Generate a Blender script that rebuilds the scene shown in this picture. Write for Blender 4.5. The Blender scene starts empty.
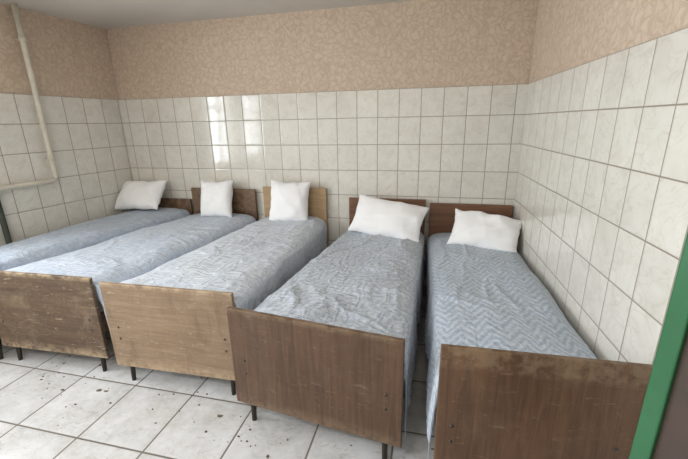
import bpy, bmesh, math, random
from mathutils import Vector, Matrix, noise, Euler
random.seed(4)
S=bpy.context.scene
COL=S.collection
try: S.view_settings.view_transform='Standard'
except Exception: pass

# ------------------------------------------------------------ node helpers
def mat(name):
    m=bpy.data.materials.new(name); m.use_nodes=True
    nt=m.node_tree; b=nt.nodes['Principled BSDF']
    return m,nt,b
class N:
    def __init__(s,nt): s.nt=nt
    def new(s,t,**k):
        n=s.nt.nodes.new(t)
        for a,v in k.items(): setattr(n,a,v)
        return n
    def link(s,a,b): s.nt.links.new(a,b)
    def inp(s,sock,v):
        if isinstance(v,bpy.types.NodeSocket): s.link(v,sock)
        else: sock.default_value=v
    def math(s,op,a,b=0.0,c=None):
        n=s.new('ShaderNodeMath',operation=op)
        s.inp(n.inputs[0],a); s.inp(n.inputs[1],b)
        if c is not None: s.inp(n.inputs[2],c)
        return n.outputs[0]
    def vmath(s,op,a,b=(0,0,0)):
        n=s.new('ShaderNodeVectorMath',operation=op)
        s.inp(n.inputs[0],a); s.inp(n.inputs[1],b); return n.outputs[0]
    def comb(s,x,y,z):
        n=s.new('ShaderNodeCombineXYZ'); s.inp(n.inputs[0],x);s.inp(n.inputs[1],y);s.inp(n.inputs[2],z); return n.outputs[0]
    def sep(s,v):
        n=s.new('ShaderNodeSeparateXYZ'); s.inp(n.inputs[0],v); return n.outputs
    def noise(s,v,scale,detail=3,rough=.5,dist=0):
        n=s.new('ShaderNodeTexNoise'); s.inp(n.inputs['Vector'],v)
        n.inputs['Scale'].default_value=scale;n.inputs['Detail'].default_value=detail
        n.inputs['Roughness'].default_value=rough;n.inputs['Distortion'].default_value=dist
        return n.outputs
    def ramp(s,v,stops):
        n=s.new('ShaderNodeValToRGB'); s.inp(n.inputs[0],v)
        e=n.color_ramp.elements
        while len(e)>1: e.remove(e[-1])
        e[0].position=stops[0][0]; e[0].color=stops[0][1]
        for p,c in stops[1:]:
            x=e.new(p); x.color=c
        return n.outputs[0]
    def mix(s,f,a,b,mode='MIX'):
        n=s.new('ShaderNodeMix',data_type='RGBA',blend_type=mode)
        s.inp(n.inputs[0],f); s.inp(n.inputs[6],a); s.inp(n.inputs[7],b); return n.outputs[2]
    def bump(s,h,strength,dist,normal=None):
        n=s.new('ShaderNodeBump'); s.inp(n.inputs['Height'],h)
        n.inputs['Strength'].default_value=strength;n.inputs['Distance'].default_value=dist
        if normal is not None: s.link(normal,n.inputs['Normal'])
        return n.outputs[0]
def c(r,g,b):  # sRGB 0-255 -> linear
    f=lambda x:(x/255/12.92) if x/255<=.04045 else ((x/255+.055)/1.055)**2.4
    return (f(r),f(g),f(b),1)
def grey(v): return (v,v,v,1)

def tile_material(name,axis_u,axis_v,u0,v0,tu,tv,base,base2,grout,gw,rough,tilt,vein=.35,bumpd=.002,dirt=0.0):
    m,nt,b=mat(name); n=N(nt)
    tc=n.new('ShaderNodeTexCoord').outputs['Object']
    s=n.sep(tc); U=s[axis_u]; V=s[axis_v]
    uu=n.math('DIVIDE',n.math('SUBTRACT',U,u0),tu); vv=n.math('DIVIDE',n.math('SUBTRACT',V,v0),tv)
    fu=n.math('FRACT',uu); fv=n.math('FRACT',vv)
    iu=n.math('FLOOR',uu); iv=n.math('FLOOR',vv)
    du=n.math('MULTIPLY',n.math('MINIMUM',fu,n.math('SUBTRACT',1.0,fu)),tu)
    dv=n.math('MULTIPLY',n.math('MINIMUM',fv,n.math('SUBTRACT',1.0,fv)),tv)
    d=n.math('MINIMUM',du,dv)
    mr=n.new('ShaderNodeMapRange'); n.link(d,mr.inputs[0]); mr.inputs[1].default_value=gw*.5; mr.inputs[2].default_value=gw*1.0
    mask=mr.outputs[0]
    mr2=n.new('ShaderNodeMapRange'); n.link(d,mr2.inputs[0]); mr2.inputs[1].default_value=gw*.4; mr2.inputs[2].default_value=gw*3; mr2.interpolation_type='SMOOTHSTEP'
    wn=n.new('ShaderNodeTexWhiteNoise'); wn.noise_dimensions='3D'; n.link(n.comb(iu,iv,1.3),wn.inputs['Vector'])
    off=n.vmath('ADD',n.comb(n.math('MULTIPLY',fu,tu),n.math('MULTIPLY',fv,tv),0.0),n.vmath('MULTIPLY',wn.outputs['Color'],(30,30,30)))
    cloud=n.noise(off,9,3,.5,.8)[0]
    veins=n.noise(off,5,2,.5,2.5)[0]
    vv_=n.ramp(veins,[(0,grey(0)),(.47,grey(0)),(.5,grey(1)),(.54,grey(0)),(1,grey(0))])
    f=n.math('ADD',n.math('MULTIPLY',n.ramp(cloud,[(.4,grey(0)),(.68,grey(1))]),vein),n.math('MULTIPLY',vv_,vein))
    col=n.mix(f,base,base2)
    val=n.math('ADD',n.math('MULTIPLY',wn.outputs['Value'],.06),.96)
    col=n.mix(1.0,col,n.comb(val,val,val),'MULTIPLY')
    if dirt>0:
        dn=n.noise(tc,3.2,6,.65)[0]; dn2=n.noise(tc,28,4,.7)[0]
        dm=n.math('MULTIPLY',n.ramp(dn,[(.38,grey(0)),(.66,grey(1))]),n.ramp(dn2,[(.36,grey(.5)),(.62,grey(1))]))
        scr=n.ramp(n.noise(n.vmath('MULTIPLY',tc,(1,2.2,1)),6,4,.65,2.4)[0],[(.60,grey(0)),(.63,grey(1)),(.66,grey(0))])
        col=n.mix(n.math('MULTIPLY',dm,dirt),col,c(136,128,116))
        col=n.mix(n.math('MULTIPLY',scr,.35),col,c(110,99,86))
    col=n.mix(mask,grout,col)
    n.link(col,b.inputs['Base Color'])
    rr=n.math('ADD',n.math('MULTIPLY',n.math('SUBTRACT',1.0,mask),.5),rough)
    n.link(rr,b.inputs['Roughness'])
    b.inputs['Specular IOR Level'].default_value=.5
    geo=n.new('ShaderNodeNewGeometry').outputs['Normal']
    t=n.vmath('MULTIPLY',n.vmath('SUBTRACT',wn.outputs['Color'],(.5,.5,.5)),(tilt,tilt,tilt))
    nn=n.vmath('NORMALIZE',n.vmath('ADD',geo,t))
    wav=n.noise(tc,9,1)[0]
    h=n.math('ADD',mr2.outputs[0],n.math('MULTIPLY',wav,.2))
    n.link(n.bump(h,.5,bumpd,nn),b.inputs['Normal'])
    return m

def wallpaper(name,au):
    m,nt,b=mat(name); n=N(nt)
    tc=n.new('ShaderNodeTexCoord').outputs['Object']
    s=n.sep(tc); p=n.comb(s[au],s[2],0.0)
    warp=n.noise(p,9,2)[1]
    q=n.vmath('ADD',p,n.vmath('MULTIPLY',n.vmath('SUBTRACT',warp,(.5,.5,.5)),(.12,.12,0)))
    vo=n.new('ShaderNodeTexVoronoi'); vo.feature='DISTANCE_TO_EDGE'; vo.inputs['Scale'].default_value=19; n.link(q,vo.inputs['Vector'])
    l1=n.ramp(vo.outputs['Distance'],[(0,grey(1)),(.10,grey(.7)),(.2,grey(0))])
    n2=n.ramp(n.noise(q,28,3,.6,1.8)[0],[(.47,grey(0)),(.56,grey(1))])
    big=n.noise(p,1.3,3)[0]
    col=n.mix(n.math('MULTIPLY',l1,.50),c(208,189,169),c(180,156,134))
    col=n.mix(n.math('MULTIPLY',n2,.34),col,c(224,208,190))
    col=n.mix(n.math('MULTIPLY',n.ramp(big,[(.4,grey(0)),(.8,grey(1))]),.2),col,c(178,156,136))
    n.link(col,b.inputs['Base Color']); b.inputs['Roughness'].default_value=.75
    b.inputs['Specular IOR Level'].default_value=.2
    n.link(n.bump(n.math('ADD',l1,n2),.25,.001),b.inputs['Normal'])
    return m

def paint(name,col,rough=.5,var=.1,metal=0,scale=6):
    m,nt,b=mat(name); n=N(nt)
    tc=n.new('ShaderNodeTexCoord').outputs['Object']
    f=n.noise(tc,scale,4,.6)[0]
    dk=tuple(x*(1-2.2*var) for x in col[:3])+(1,)
    n.link(n.mix(n.ramp(f,[(.35,grey(0)),(.7,grey(1))]),col,dk),b.inputs['Base Color'])
    b.inputs['Roughness'].default_value=rough; b.inputs['Metallic'].default_value=metal
    n.link(n.bump(n.noise(tc,60,2)[0],.08,.001),b.inputs['Normal'])
    return m

def wood(name,light,dark,vertical=True,wear=0.0,rough=.35,stain=0.0):
    m,nt,b=mat(name); n=N(nt)
    tc=n.new('ShaderNodeTexCoord').outputs['Object']
    sc=(14,14,1.1) if vertical else (1.1,1.1,14)
    p=n.vmath('MULTIPLY',tc,sc)
    g1=n.noise(p,1.6,4,.6,1.2)[0]
    p2=n.vmath('MULTIPLY',tc,(90,90,3) if vertical else (3,3,90))
    g2=n.noise(p2,1.5,3,.6,.3)[0]
    f=n.math('ADD',n.math('MULTIPLY',g1,.7),n.math('MULTIPLY',g2,.3))
    col=n.mix(n.ramp(f,[(.34,grey(0)),(.66,grey(1))]),dark,light)
    big=n.noise(tc,2.2,4,.6)[0]
    col=n.mix(n.math('MULTIPLY',n.ramp(big,[(.4,grey(0)),(.75,grey(1))]),.3),col,dark)
    if wear>0:
        w=n.ramp(n.noise(tc,6,8,.75,.6)[0],[(.48,grey(0)),(.72,grey(1))])
        z=n.sep(tc)[2]
        top=n.new('ShaderNodeMapRange'); n.link(z,top.inputs[0]); top.inputs[1].default_value=.68; top.inputs[2].default_value=.712
        bot=n.new('ShaderNodeMapRange'); n.link(z,bot.inputs[0]); bot.inputs[1].default_value=.20; bot.inputs[2].default_value=.12
        ed=n.math('MAXIMUM',top.outputs[0],bot.outputs[0])
        br=n.ramp(n.noise(tc,18,5,.7)[0],[(.40,grey(0)),(.56,grey(1))])
        scf=n.ramp(n.noise(n.vmath('MULTIPLY',tc,(2,2,9)),7,5,.7,1.0)[0],[(.60,grey(0)),(.66,grey(1))])
        col=n.mix(n.math('MULTIPLY',w,wear),col,c(176,158,134))
        col=n.mix(n.math('MULTIPLY',scf,min(wear*1.4,.5)),col,c(196,180,156))
        col=n.mix(n.math('MULTIPLY',n.math('MULTIPLY',ed,br),min(wear*2.6,.75)),col,c(192,170,140))
    if stain>0:
        st=n.ramp(n.noise(n.vmath('MULTIPLY',tc,(3,3,1)),3.3,6,.7,.4)[0],[(.54,grey(0)),(.64,grey(1))])
        col=n.mix(n.math('MULTIPLY',st,stain),col,c(80,64,50))
    n.link(col,b.inputs['Base Color'])
    n.link(n.math('ADD',n.math('MULTIPLY',g2,.2),rough),b.inputs['Roughness'])
    n.link(n.bump(g2,.15,.001),b.inputs['Normal'])
    return m

def fabric(name,kind,base,light,dark,crease=.014,rid=.6,rough=.68):
    m,nt,b=mat(name); n=N(nt)
    uv=n.new('ShaderNodeUVMap').outputs[0]
    warp=n.noise(uv,4,2)[1]
    q=n.vmath('ADD',uv,n.vmath('MULTIPLY',n.vmath('SUBTRACT',warp,(.5,.5,.5)),(.07,.07,0)))
    s=n.sep(q)
    if kind=='diamond':
        a=n.math('ABSOLUTE',n.math('SUBTRACT',n.math('FRACT',n.math('DIVIDE',s[0],.13)),.5))
        zz=n.math('FRACT',n.math('ADD',n.math('DIVIDE',s[1],.13),n.math('MULTIPLY',a,1.6)))
        r=n.math('SINE',n.math('MULTIPLY',zz,12.566))
        fine=n.noise(q,60,3,.6,1.0)[0]
        k=n.ramp(n.math('ADD',n.math('MULTIPLY',r,.12),fine),[(.34,grey(0)),(.66,grey(1))])
    elif kind=='medallion':
        a=n.math('SUBTRACT',n.math('FRACT',n.math('DIVIDE',s[0],.24)),.5)
        row=n.math('MULTIPLY',s[1],1/.24); bb=n.math('SUBTRACT',n.math('FRACT',row),.5)
        rad=n.math('SQRT',n.math('ADD',n.math('MULTIPLY',a,a),n.math('MULTIPLY',bb,bb)))
        ang=n.math('ARCTAN2',a,bb)
        pet=n.math('MULTIPLY',n.math('SINE',n.math('MULTIPLY',ang,8.0)),.04)
        r=n.math('SINE',n.math('MULTIPLY',n.math('ADD',rad,pet),30.0))
        fine=n.noise(q,60,3,.6,1.0)[0]
        k=n.ramp(n.math('ADD',n.math('MULTIPLY',r,.10),fine),[(.34,grey(0)),(.66,grey(1))])
    elif kind=='plain':
        k=n.ramp(n.noise(q,4,2)[0],[(.3,grey(0)),(.7,grey(1))])
    else:
        f1=n.noise(q,9,3,.6,2.2)[0]; f2=n.noise(q,32,2,.5,1.2)[0]
        k=n.ramp(n.math('ADD',n.math('MULTIPLY',f1,.6),n.math('MULTIPLY',f2,.4)),[(.42,grey(0)),(.60,grey(1))])
    col=n.mix(k,base,light)
    big=n.noise(uv,2.4,3)[0]
    col=n.mix(n.math('MULTIPLY',n.ramp(big,[(.4,grey(0)),(.75,grey(1))]),.22),col,dark)
    n.link(col,b.inputs['Base Color']); b.inputs['Roughness'].default_value=rough
    b.inputs['Specular IOR Level'].default_value=.35
    b.inputs['Sheen Weight'].default_value=.15
    weave=n.noise(uv,220,2)[0]; cr=n.noise(uv,8,3,.55,1.0)[0]
    h=n.math('ADD',n.math('MULTIPLY',weave,.05),n.math('MULTIPLY',cr,.8))
    for (sx,sy_,rot) in ((6,2.2,.5),(3,8,-.35)):
        mp=n.new('ShaderNodeMapping'); n.link(uv,mp.inputs[0]); mp.inputs['Rotation'].default_value=(0,0,rot); mp.inputs['Scale'].default_value=(sx,sy_,1)
        nz=n.noise(mp.outputs[0],1.6,2,.5,.6)[0]
        rg=n.math('SUBTRACT',1.0,n.math('MULTIPLY',n.math('ABSOLUTE',n.math('SUBTRACT',nz,.5)),9.0))
        rg=n.math('MAXIMUM',rg,0.0)
        h=n.math('ADD',h,n.math('MULTIPLY',n.math('POWER',rg,1.5),rid*.5))
    n.link(n.bump(h,.6,crease),b.inputs['Normal'])
    return m

# ------------------------------------------------------------ mesh helpers
def add_box(bm,p0,p1,th,z0,z1,side=0,mi=0):
    p0=Vector((p0[0],p0[1],0)); p1=Vector((p1[0],p1[1],0)); d=(p1-p0).normalized(); nrm=Vector((-d.y,d.x,0))
    a=nrm*(th*(.5*(side-1))); b_=nrm*(th*(.5*(side+1)))
    vs=[]
    for z in (z0,z1):
        for q in (p0+a,p1+a,p1+b_,p0+b_): vs.append(bm.verts.new((q.x,q.y,z)))
    fs=[(3,2,1,0),(4,5,6,7),(0,1,5,4),(1,2,6,5),(2,3,7,6),(3,0,4,7)]
    for f in fs:
        fc=bm.faces.new([vs[i] for i in f]); fc.material_index=mi
def abox(bm,x0,x1,y0,y1,z0,z1,mi=0): return add_box(bm,(x0,(y0+y1)/2),(x1,(y0+y1)/2),abs(y1-y0),z0,z1,0,mi)
def finish(bm,name,mats,bevel=0,parent=None,smooth=False,seg=2):
    bmesh.ops.recalc_face_normals(bm,faces=bm.faces)
    me=bpy.data.meshes.new(name); bm.to_mesh(me); bm.free()
    for m in (mats if isinstance(mats,(list,tuple)) else [mats]): me.materials.append(m)
    o=bpy.data.objects.new(name,me); COL.objects.link(o)
    if smooth:
        for p in me.polygons: p.use_smooth=True
    if bevel:
        md=o.modifiers.new('bevel','BEVEL'); md.width=bevel; md.segments=seg; md.limit_method='ANGLE'
    if parent is not None:
        o.parent=parent; o.location=-Vector(parent.location)
    return o
def empty(name,loc):
    e=bpy.data.objects.new(name,None); e.location=loc; e.empty_display_size=.1; COL.objects.link(e); return e
def tube(bm,pts,r,seg=16,r_end=None):
    rings=[]; n_=len(pts); pts=[Vector(p) for p in pts]
    for i,p in enumerate(pts):
        d=(pts[min(i+1,n_-1)]-pts[max(i-1,0)]).normalized()
        up=Vector((0,0,1)) if abs(d.z)<.8 else Vector((1,0,0))
        a=d.cross(up).normalized(); b_=d.cross(a)
        rr=r if r_end is None else r+(r_end-r)*i/(n_-1)
        rings.append([bm.verts.new(p+a*rr*math.cos(2*math.pi*k/seg)+b_*rr*math.sin(2*math.pi*k/seg)) for k in range(seg)])
    for i in range(n_-1):
        for k in range(seg):
            bm.faces.new((rings[i][k],rings[i][(k+1)%seg],rings[i+1][(k+1)%seg],rings[i+1][k]))
    bm.faces.new(rings[0]); bm.faces.new(rings[-1])

# ------------------------------------------------------------ materials
H=1.908; CEIL=2.61
TB=c(226,223,214); TB2=c(204,198,185); GR=c(150,139,126)
tile_back=tile_material('glazed_tile_back',0,2,-.061,H,.2,.25,TB,TB2,GR,.0042,.09,.010)
tile_side=tile_material('glazed_tile_side',1,2,-.02,H,.2,.25,TB,TB2,GR,.0042,.09,.010)
floor_m=tile_material('floor_tile',0,1,-2.97,-1.97,.42,.42,c(210,211,212),c(192,192,190),c(108,100,90),.007,.26,.006,vein=.3,dirt=.5)
wp_back=wallpaper('wallpaper_back',0); wp_side=wallpaper('wallpaper_side',1)
ceil_m=paint('ceiling_whitewash',c(208,200,190),.85,.04,scale=2)
wd_walnut=wood('walnut_veneer',c(112,82,59),c(76,54,38),True,wear=.08)
wd_walnut2=wood('walnut_veneer_dark',c(102,75,54),c(68,48,34),True,wear=.08)
wd_old=wood('worn_dark_veneer',c(102,81,60),c(70,53,40),False,wear=.28,rough=.5)
wd_oak=wood('worn_light_veneer',c(150,127,102),c(118,96,75),False,wear=.28,rough=.5,stain=.3)
wd_pale=wood('pale_plywood',c(192,164,128),c(166,138,104),False,rough=.5)
wd_red=wood('red_walnut_veneer',c(136,98,72),c(100,68,50),False)
metal_m=paint('dark_steel',c(62,56,50),.4,.15,metal=.6)
bolt_m=paint('bolt_steel',c(90,84,76),.35,.1,metal=.8)
mattress_m=paint('mattress_ticking',c(186,184,178),.9,.08,scale=14)
fab5=fabric('blanket_zigzag_jacquard','diamond',c(158,171,189),c(202,211,221),c(150,163,181),rid=.5)
fab4=fabric('blanket_medallion_jacquard','medallion',c(163,174,189),c(206,212,219),c(154,165,180),rid=.9)
fab3=fabric('blanket_floral_pale','floral',c(196,205,218),c(220,226,233),c(184,194,210),rid=.8)
fab2=fabric('blanket_pale_blue','floral',c(186,198,215),c(209,217,228),c(172,185,204),rid=.6)
fab1=fabric('blanket_faded_blue','floral',c(170,183,201),c(194,204,217),c(158,171,190),rid=.6)
pil_m=fabric('pillowcase_cotton','plain',c(248,248,249),c(252,252,252),c(243,243,246),.006,.4,.85)
pipe_m=paint('pipe_enamel',c(218,212,196),.35,.08,scale=9)
green_dk=paint('green_oil_paint_dark',c(58,68,58),.5,.15)
green_m=paint('green_oil_paint',c(38,98,60),.35,.12)
brown_m=paint('brown_door_panel',c(66,52,44),.5,.12)
white_m=paint('window_white_paint',c(232,230,224),.4,.04)
debris_m=paint('dried_leaf_litter',c(118,100,80),.9,.25,scale=30)

# ------------------------------------------------------------ room shell
bm=bmesh.new(); abox(bm,-5.3,2.2,-5.2,.15,-.1,0); finish(bm,'floor',floor_m)
bm=bmesh.new(); abox(bm,-5.3,2.2,-5.2,.15,CEIL,CEIL+.1); finish(bm,'ceiling',ceil_m)
bm=bmesh.new()
abox(bm,-4.35,.25,0,.15,0,H,0); abox(bm,-4.35,.25,.008,.15,H,CEIL,1)
finish(bm,'wall_back',[tile_back,wp_back])
bm=bmesh.new()
abox(bm,-4.9,.3,-5.15,-5.0,0,H,0); abox(bm,-4.9,.3,-5.15,-5.008,H,CEIL,1)
finish(bm,'wall_rear',[tile_back,wp_back])

def side_wall(name,origin,ang,openings,inner_sign):
    bm=bmesh.new()
    def seg(y0,y1,z0,z1):
        for a,b_,mi,inset in ((0,H,0,0),(H,CEIL,1,.008)):
            lo=max(z0,a); hi=min(z1,b_)
            if hi<=lo: continue
            x0=-inner_sign*inset; x1=-inner_sign*.18
            abox(bm,min(x0,x1),max(x0,x1),y0,y1,lo,hi,mi)
    ys=0.0
    for (a,b_,z0,z1) in openings:
        seg(a,ys,0,CEIL)
        if z0>0: seg(b_,a,0,z0)
        if z1<CEIL: seg(b_,a,z1,CEIL)
        ys=b_
    seg(-5.1,ys,0,CEIL)
    o=finish(bm,name,[tile_side,wp_side]); o.location=origin; o.rotation_euler=(0,0,ang); return o
LX=-4.145
left_ang=-math.atan(.10); right_ang=math.atan(.0273)
wins=[(-2.0,-3.05,.95,2.3),(-3.45,-4.6,.95,2.3)]
wl=side_wall('wall_left',(LX,0,0),left_ang,wins,1)
wr=side_wall('wall_right',(.02,0,0),right_ang,[(-3.65,-4.55,0,2.05)],-1)
def leftx(y): return LX+.10*y
bm=bmesh.new(); abox(bm,1.6,1.7,-5.2,.1,0,CEIL); abox(bm,.15,1.7,-5.2,-5.1,0,CEIL); abox(bm,.25,1.7,0,.15,0,CEIL); finish(bm,'wall_corridor',ceil_m)

Ml=Matrix.Translation((LX,0,0))@Matrix.Rotation(left_ang,4,'Z')
for i,(a,b_,z0,z1) in enumerate(wins):
    bm=bmesh.new()
    w=.05
    def fr(y0,y1,za,zb,x0=-.13,x1=-.07): abox(bm,x0,x1,y0,y1,za,zb)
    fr(b_,a,z0,z0+w); fr(b_,a,z1-w,z1); fr(b_,b_+w,z0,z1); fr(a-w,a,z0,z1)
    m_=(a+b_)/2; fr(m_-.035,m_+.035,z0,z1,-.135,-.065); fr(b_,a,z1-.42,z1-.37)
    abox(bm,-.07,.06,b_-.03,a+.03,z0-.03,z0+.002)
    o=finish(bm,'window_%d'%(i+1),white_m,.004); o.matrix_world=Ml
    L=bpy.data.lights.new('daylight_%d'%(i+1),'AREA'); L.shape='RECTANGLE'; L.size=abs(b_-a)*1.0; L.size_y=(z1-z0)
    L.energy=86; L.color=(.91,.96,1.0)
    lo=bpy.data.objects.new('window_daylight_%d'%(i+1),L); COL.objects.link(lo)
    lo.matrix_world=Ml@Matrix.Translation((-.22,(a+b_)/2,(z0+z1)/2))@Euler((0,-math.pi/2,0)).to_matrix().to_4x4()@Matrix.Rotation(math.pi/2,4,'Z')

E=empty('added_ceiling_fill',(-1.9,-4.0,CEIL))  # unseen lamp and housing added behind the camera as frontal fill light
bm=bmesh.new(); abox(bm,-2.6,-1.2,-4.32,-3.68,CEIL-.05,CEIL); finish(bm,'fill_housing',white_m,.006,E)
L=bpy.data.lights.new('added_fill_light','AREA'); L.shape='RECTANGLE'; L.size=1.3; L.size_y=.56; L.energy=46; L.color=(.98,.99,1)
lo=bpy.data.objects.new('added_fill_light',L); COL.objects.link(lo); lo.location=(0,0,-.056); lo.parent=E

# door leaf, opened into the room
hinge=Vector((.09,-3.6,0)); tip=Vector((-.348,-2.946,0))
d=(tip-hinge).normalized(); E=empty('door_1',hinge)
bm=bmesh.new()
sw=.030
add_box(bm,tip-d*sw,tip,.04,.01,2.02)
add_box(bm,hinge,hinge+d*sw,.04,.01,2.02)
for z0,z1 in ((.01,.14),(1.9,2.02)): add_box(bm,hinge+d*sw,tip-d*sw,.04,z0,z1)
finish(bm,'door_stiles',green_m,.003,E)
bm=bmesh.new(); add_box(bm,hinge+d*sw,tip-d*sw,.022,.14,1.9); finish(bm,'door_panel',brown_m,.0,E)
bm=bmesh.new()
nrm=Vector((-d.y,d.x,0)); hp=tip-d*.015+Vector((0,0,.55))
for sgn in (-1,1):
    q=hp+nrm*sgn*.02
    tube(bm,[q,q+nrm*sgn*.04],.008,10); tube(bm,[q+nrm*sgn*.04,q+nrm*sgn*.045-d*.1],.008,10)
finish(bm,'door_handle',bolt_m,0,E,True)
bm=bmesh.new(); y0,y1=-3.65,-4.55
abox(bm,-.02,.18,y0,y0+.05,0,2.1); abox(bm,-.02,.18,y1-.05,y1,0,2.1); abox(bm,-.02,.18,y1-.05,y0+.05,2.05,2.11)
o=finish(bm,'trim_door_frame',green_m,.003); o.location=(.02,0,0); o.rotation_euler=(0,0,right_ang)

# heating pipes on the left wall
bm=bmesh.new()
yp=-.886; zp=1.147
xp=lambda y:leftx(y)+.065
R_=.022
pts=[(xp(yp),yp,CEIL)]+[(xp(yp),yp,CEIL+(zp+.05-CEIL)*t) for t in (.25,.5,.75,1)]
for k in range(1,7):
    a=k/6*math.pi/2; yy=yp-.05*(1-math.cos(a)); zz=zp+.05*(1-math.sin(a)); pts.append((xp(yy),yy,zz))
pts+= [(xp(y),y,zp) for y in (-1.2,-1.5,-1.85)]
tube(bm,pts,R_,16)
for z in (1.35,2.35):
    tube(bm,[(xp(yp),yp,z-.02),(xp(yp),yp,z+.02)],R_+.004,16); tube(bm,[(xp(yp),yp,z),(leftx(yp)-.01,yp,z)],.006,8)
finish(bm,'heating_pipe',pipe_m,0,None,True)
bm=bmesh.new(); yg=-1.36
tube(bm,[(leftx(yg)+.035,yg,0),(leftx(yg)+.035,yg,1.11)],.022,16)
finish(bm,'radiator_riser_pipe',green_dk,0,None,True)

# crumbs and litter on the floor
bm=bmesh.new(); rd=random.Random(7)
spots=[(-2.95,-2.03),(-2.7,-2.12),(-2.2,-2.0),(-1.72,-2.16),(-1.55,-2.22),(-3.3,-1.95)]
for k in range(100):
    if k<55:
        sx,sy_=rd.choice(spots); x=rd.gauss(sx,.17); y=rd.gauss(sy_,.11)
    else: x=rd.uniform(-3.5,-.4); y=rd.uniform(-2.9,-1.2)
    r=rd.uniform(.002,.006) if rd.random()<.85 else rd.uniform(.007,.012)
    a0=rd.uniform(0,6.28); nn_=rd.randint(4,6); top=[];bot=[]
    for q in range(nn_):
        a=a0+q*6.283/nn_; rr=r*rd.uniform(.6,1.3); ex=1.8 if k%3==0 else 1
        px=x+rr*math.cos(a)*ex; py=y+rr*math.sin(a)
        bot.append(bm.verts.new((px,py,.0005))); top.append(bm.verts.new((px,py,.002+rd.uniform(0,.003))))
    bm.faces.new(top); bm.faces.new(bot[::-1])
    for q in range(nn_): bm.faces.new((bot[q],bot[(q+1)%nn_],top[(q+1)%nn_],top[q]))
finish(bm,'floor_debris',debris_m)

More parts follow.
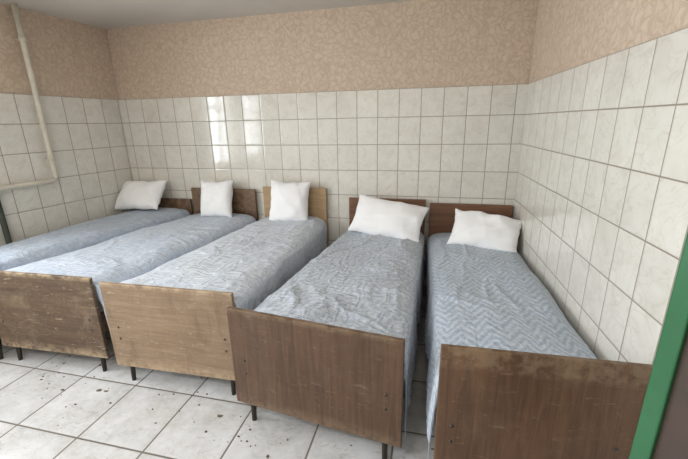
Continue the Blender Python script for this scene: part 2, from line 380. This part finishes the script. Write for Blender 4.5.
# ------------------------------------------------------------ beds
def bed(idx,hl,hr,fl,fr,htop,ftop,mzh,mzf,m_head,m_foot,m_blank,hangL,hangR,rum,seed,hy=-.045):
    HL=Vector((hl,hy,0));HR=Vector((hr,hy,0));FL=Vector((fl[0],fl[1],0));FR=Vector((fr[0],fr[1],0))
    ctr=(HL+HR+FL+FR)/4
    E=empty('single_bed',(ctr.x,ctr.y,0))
    def M(u,v,z=0):
        a=HL.lerp(HR,u); b_=FL.lerp(FR,u); p=a.lerp(b_,v); return Vector((p.x,p.y,z))
    bm=bmesh.new(); add_box(bm,HL,HR,.024,.13,htop); finish(bm,'headboard',m_head,.004,E)
    bm=bmesh.new(); add_box(bm,FL,FR,.024,.125,ftop); finish(bm,'footboard',m_foot,.004,E)
    bm=bmesh.new()
    for u in (.035,.965): add_box(bm,M(u,.008),M(u,.992),.022,.30,.44)
    finish(bm,'side_rails',m_foot,.003,E)
    bm=bmesh.new()
    for k in range(12):
        v=.05+.9*k/11
        add_box(bm,M(.05,v),M(.95,v),.07,.385,.405)
    add_box(bm,M(.5,.01),M(.5,.99),.03,.35,.384)
    finish(bm,'bed_slats',wd_pale,.002,E)
    for k,(u,v,s) in enumerate(((.09,.0,1),(.91,.0,1),(.09,1,-1),(.91,1,-1))):
        bm=bmesh.new(); p=M(u,v); w=M(u,.5)-p; w=w.normalized(); base=p+w*.035
        foot=base-w*.02
        tube(bm,[(base.x,base.y,.26),(foot.x,foot.y,.0)],.021,12,.013)
        add_box(bm,M(u-.04,v)+w*.018,M(u+.04,v)+w*.018,.006,.15,.30)
        finish(bm,'leg_%d'%(k+1),metal_m,0,E,False)
    bm=bmesh.new(); od=(M(.5,1)-M(.5,.9)).normalized()
    for u in (.085,.915):
        for z in (.33,.41):
            q=M(u,1,z)+od*.011; tube(bm,[q,q+od*.004],.008,10)
    finish(bm,'footboard_bolts',bolt_m,0,E,True)
    bm=bmesh.new(); vs=[]
    for (top) in (0,1):
        for (u,v) in ((.04,.02),(.96,.02),(.96,.98),(.04,.98)):
            z=.41 if not top else (mzh if v<.5 else mzf)-.03
            vs.append(bm.verts.new(M(u,v,z)))
    for f in ((3,2,1,0),(4,5,6,7),(0,1,5,4),(1,2,6,5),(2,3,7,6),(3,0,4,7)): bm.faces.new([vs[i] for i in f])
    finish(bm,'mattress',mattress_m,.035,E,True,4)
    r=.05
    def prof(hgL,hgR):
        P=[]
        nh=16; nc=6; nt_=64
        for k in range(nh): t=k/(nh-1); P.append((-.006-.014*(1-t),-r-hgL*(1-t)))
        for k in range(1,nc+1): a=k/nc*math.pi/2; P.append((-.006+r*(1-math.cos(a)),-r+r*math.sin(a)))
        for k in range(1,nt_): P.append((None,k/nt_))
        for k in range(nc,0,-1): a=k/nc*math.pi/2; P.append((('R',-.006+r*(1-math.cos(a))),-r+r*math.sin(a)))
        for k in range(nh-1,-1,-1): t=k/(nh-1); P.append((('R',-.006-.014*(1-t)),-r-hgR*(1-t)))
        return P
    bm=bmesh.new(); uvl=bm.loops.layers.uv.new('UVMap')
    rows=170; grid=[]; UV=[]
    v0,v1=.022,.984; Lg=(M(.5,1)-M(.5,0)).length
    for j in range(-4,rows+5):
        jj=min(max(j,0),rows); v=v0+(v1-v0)*jj/rows; extra=0
        if j<0: extra=-j
        if j>rows: extra=j-rows
        drop=.0 if extra==0 else .012*extra**1.6
        hl_=hangL*(1+.28*noise.noise(Vector((v*5,seed,0)))+.10*noise.noise(Vector((v*16,seed,0))))
        hr_=hangR*(1+.28*noise.noise(Vector((v*5,seed+9,0)))+.10*noise.noise(Vector((v*16,seed+4,0))))
        mz=mzh+(mzf-mzh)*v
        wv=(M(1,v)-M(0,v)).length
        row=[];uvr=[]
        for i,(x,zz) in enumerate(prof(hl_,hr_)):
            if x is None: xo=(r-.006)+(wv-2*(r-.006))*zz; zo=0
            elif isinstance(x,tuple): xo=wv-x[1]; zo=zz
            else: xo=x; zo=zz
            u=xo/wv
            X=u*wv; Yv=v*Lg
            e=min(max(min(u,1-u)/.12,0),1)
            crown=.024*(1-abs(2*min(max(u,0),1)-1)**3)
            sag=-.022*(1-e)*(.5+noise.noise(Vector((Yv*2.3,seed*2+(5 if u>.5 else 0),1))))
            wr=noise.noise(Vector((X*2.2+seed,Yv*1.6,seed)))*.020
            wr+=noise.noise(Vector((X*5+Yv*2.5,Yv*3.0-X*2,seed*2)))*.009
            wx=noise.noise(Vector((X*2,Yv*2,seed+31)))*.25; wy=noise.noise(Vector((X*2,Yv*2,seed+47)))*.25
            for (ax,ay,sc,am) in ((1.0,.35,5.0,.010),(-.5,1.0,4.0,.010),(.8,.9,8.0,.006)):
                along=( -ay*(X+wx)+ax*(Yv+wy)); across=(ax*(X+wx)+ay*(Yv+wy))
                nz=noise.noise(Vector((across*sc,along*1.3,seed*1.7+sc)))
                rg=max(1-abs(nz)*5,0)
                gate=min(max(noise.noise(Vector((X*2.5,Yv*2.5,seed*5+sc)))*2+.4,0),1)
                wr+=rg**1.5*am*gate
            wr*=rum*(.45+.55*e)
            p=M(u,v,mz+zo+crown+wr+sag-drop)
            if zo<-.03:
                out=-1 if u<.5 else 1
                f=min(-zo/.15,1.6)
                amp=.016*f*noise.noise(Vector((Yv*7,zo*2,seed+ (3 if u>.5 else 0))))+.005*f*noise.noise(Vector((Yv*20,zo*4,seed)))
                amp=max(amp,-.012)
                sd=(M(1,v)-M(0,v)).normalized()
                p+=sd*out*amp
            row.append(bm.verts.new(p)); uvr.append((X+(zo if u<.5 else -zo),Yv+(extra*.02 if j>rows else -extra*.02)))
        grid.append(row);UV.append(uvr)
    for j in range(len(grid)-1):
        for i in range(len(grid[0])-1):
            f=bm.faces.new((grid[j][i],grid[j][i+1],grid[j+1][i+1],grid[j+1][i])); f.smooth=True
            for lp,(a,b2) in zip(f.loops,((j,i),(j,i+1),(j+1,i+1),(j+1,i))): lp[uvl].uv=UV[a][b2]
    o=finish(bm,'blanket',m_blank,0,E,True)
    md=o.modifiers.new('thick','SOLIDIFY'); md.thickness=.004; md.offset=-1
    return E

B=[
 dict(hl=-4.06,hr=-3.38,fl=(-4.20,-1.95),fr=(-3.71,-1.95),htop=.82,ftop=.74,mzh=.70,mzf=.70,m_head=wd_walnut,m_foot=wd_old,m_blank=fab1,hangL=.12,hangR=.20,rum=.8,seed=1.3),
 dict(hl=-3.35,hr=-2.57,fl=(-3.68,-1.93),fr=(-2.80,-1.90),htop=.95,ftop=.71,mzh=.655,mzf=.655,m_head=wd_walnut,m_foot=wd_old,m_blank=fab2,hangL=.18,hangR=.30,rum=1.0,seed=5.1),
 dict(hl=-2.48,hr=-1.78,fl=(-2.685,-1.94),fr=(-1.80,-1.92),htop=.98,ftop=.71,mzh=.66,mzf=.65,m_head=wd_pale,m_foot=wd_oak,m_blank=fab3,hangL=.26,hangR=.34,rum=1.2,seed=8.2),
 dict(hl=-1.54,hr=-.78,fl=(-1.744,-2.07),fr=(-.82,-2.187),htop=.89,ftop=.71,mzh=.575,mzf=.61,m_head=wd_red,m_foot=wd_walnut2,m_blank=fab4,hangL=.28,hangR=.38,rum=1.6,seed=12.7),
 dict(hl=-.74,hr=-.0,fl=(-.674,-2.30),fr=(.05,-2.28),htop=.86,ftop=.78,mzh=.555,mzf=.60,m_head=wd_red,m_foot=wd_walnut,m_blank=fab5,hangL=.32,hangR=.03,rum=1.0,seed=17.9),
]
for i,b_ in enumerate(B): bed(i,**b_)

# ------------------------------------------------------------ pillows
def pillow(w,h,t,loc,rot,seed,n_=56,pinch=.16):
    bm=bmesh.new(); uvl=bm.loops.layers.uv.new('UVMap'); vv={}
    for s in (1,-1):
        for i in range(n_+1):
            for j in range(n_+1):
                a=math.sin((2*i/n_-1)*math.pi/2*.98)/math.sin(math.pi/2*.98); b_=math.sin((2*j/n_-1)*math.pi/2*.98)/math.sin(math.pi/2*.98)
                edge=(i in (0,n_) or j in (0,n_))
                if s==-1 and edge: vv[(s,i,j)]=vv[(1,i,j)]; continue
                ha=max(1-abs(a)**2.4,0)**.6; hb=max(1-abs(b_)**2.4,0)**.6
                x=a*(1-pinch*(1-b_*b_)*.5*abs(a)**3)*w/2
                y=b_*(1-pinch*(1-a*a)*.5*abs(b_)**3)*h/2
                z=s*t/2*(ha*hb)**.85
                amp=.018*(ha*hb)**.5
                z+=amp*noise.noise(Vector((x*6+seed,y*6,s*2+seed)))+amp*.2*noise.noise(Vector((x*16,y*12+seed,s)))
                for (cx,cy_,sc) in ((.9,.4,7),(-.5,.9,8)):
                    nz=noise.noise(Vector(((cx*x+cy_*y)*sc,(cx*y-cy_*x)*2.5,seed*2+sc)))
                    z+=s*.005*max(1-abs(nz)*4,0)**1.3*(ha*hb)**.4
                pk=math.sin(b_*13+seed)*abs(a)**6*.006+math.sin(a*17+seed)*abs(b_)**6*.006
                z+=s*pk*(ha*hb)**.25
                x+=.006*noise.noise(Vector((a*3,b_*3,seed))); y+=.018*noise.noise(Vector((a*2+5,b_*2,seed)))
                z+=.016*noise.noise(Vector((a*1.6,b_*1.6,seed+20)))
                vv[(s,i,j)]=bm.verts.new((x,y,z))
    for s in (1,-1):
        for i in range(n_):
            for j in range(n_):
                q=[(s,i,j),(s,i+1,j),(s,i+1,j+1),(s,i,j+1)]
                if s==-1:q.reverse()
                try: f=bm.faces.new([vv[k] for k in q])
                except ValueError: continue
                for lp,k in zip(f.loops,q): lp[uvl].uv=(k[1]/n_*w,k[2]/n_*h)
    o=finish(bm,'pillow',pil_m,0,None,True)
    o.location=loc; o.rotation_euler=Euler([math.radians(x) for x in rot],'XYZ')
    return o
def rot_lean(lean,roll,yaw):
    m=Matrix.Rotation(math.radians(yaw),3,'Z')@Matrix.Rotation(math.radians(lean),3,'X')@Matrix.Rotation(math.radians(roll),3,'Z')
    return [math.degrees(a) for a in m.to_euler('XYZ')]
pillow(.57,.36,.19,(-3.885,-.215,.885),rot_lean(52,1,0),1)
pillow(.39,.40,.19,(-2.965,-.180,.86),rot_lean(76,1,-2),2)
pillow(.42,.43,.19,(-2.13,-.190,.855),rot_lean(76,-2,3),3)
pillow(.69,.39,.22,(-1.12,-.275,.740),rot_lean(54,-9,-3),4)
pillow(.58,.37,.21,(-.265,-.36,.68),rot_lean(48,-8,-6),5)

# ------------------------------------------------------------ world + camera
w=bpy.data.worlds.new('overcast'); S.world=w; w.use_nodes=True
bg=w.node_tree.nodes['Background']; bg.inputs[0].default_value=(.80,.88,1,1); bg.inputs[1].default_value=1.5

cp,sp=math.cos(.286),math.sin(.286); cy,sy=math.cos(.237),math.sin(.237)
f=Vector((-sy*cp,cy*cp,-sp)); r0=Vector((cy,sy,0)); u0=r0.cross(f)
cr,sr=math.cos(-.019),math.sin(-.019)
r_=r0*cr+u0*sr; u_=u0*cr-r0*sr
cam=bpy.data.cameras.new('camera'); co=bpy.data.objects.new('camera',cam); COL.objects.link(co)
Mx=Matrix((( r_.x,u_.x,-f.x,-.744),(r_.y,u_.y,-f.y,-3.587),(r_.z,u_.z,-f.z,1.62),(0,0,0,1)))
co.matrix_world=Mx; cam.sensor_width=36; cam.lens=363.93/688*36; cam.clip_start=.02
S.camera=co
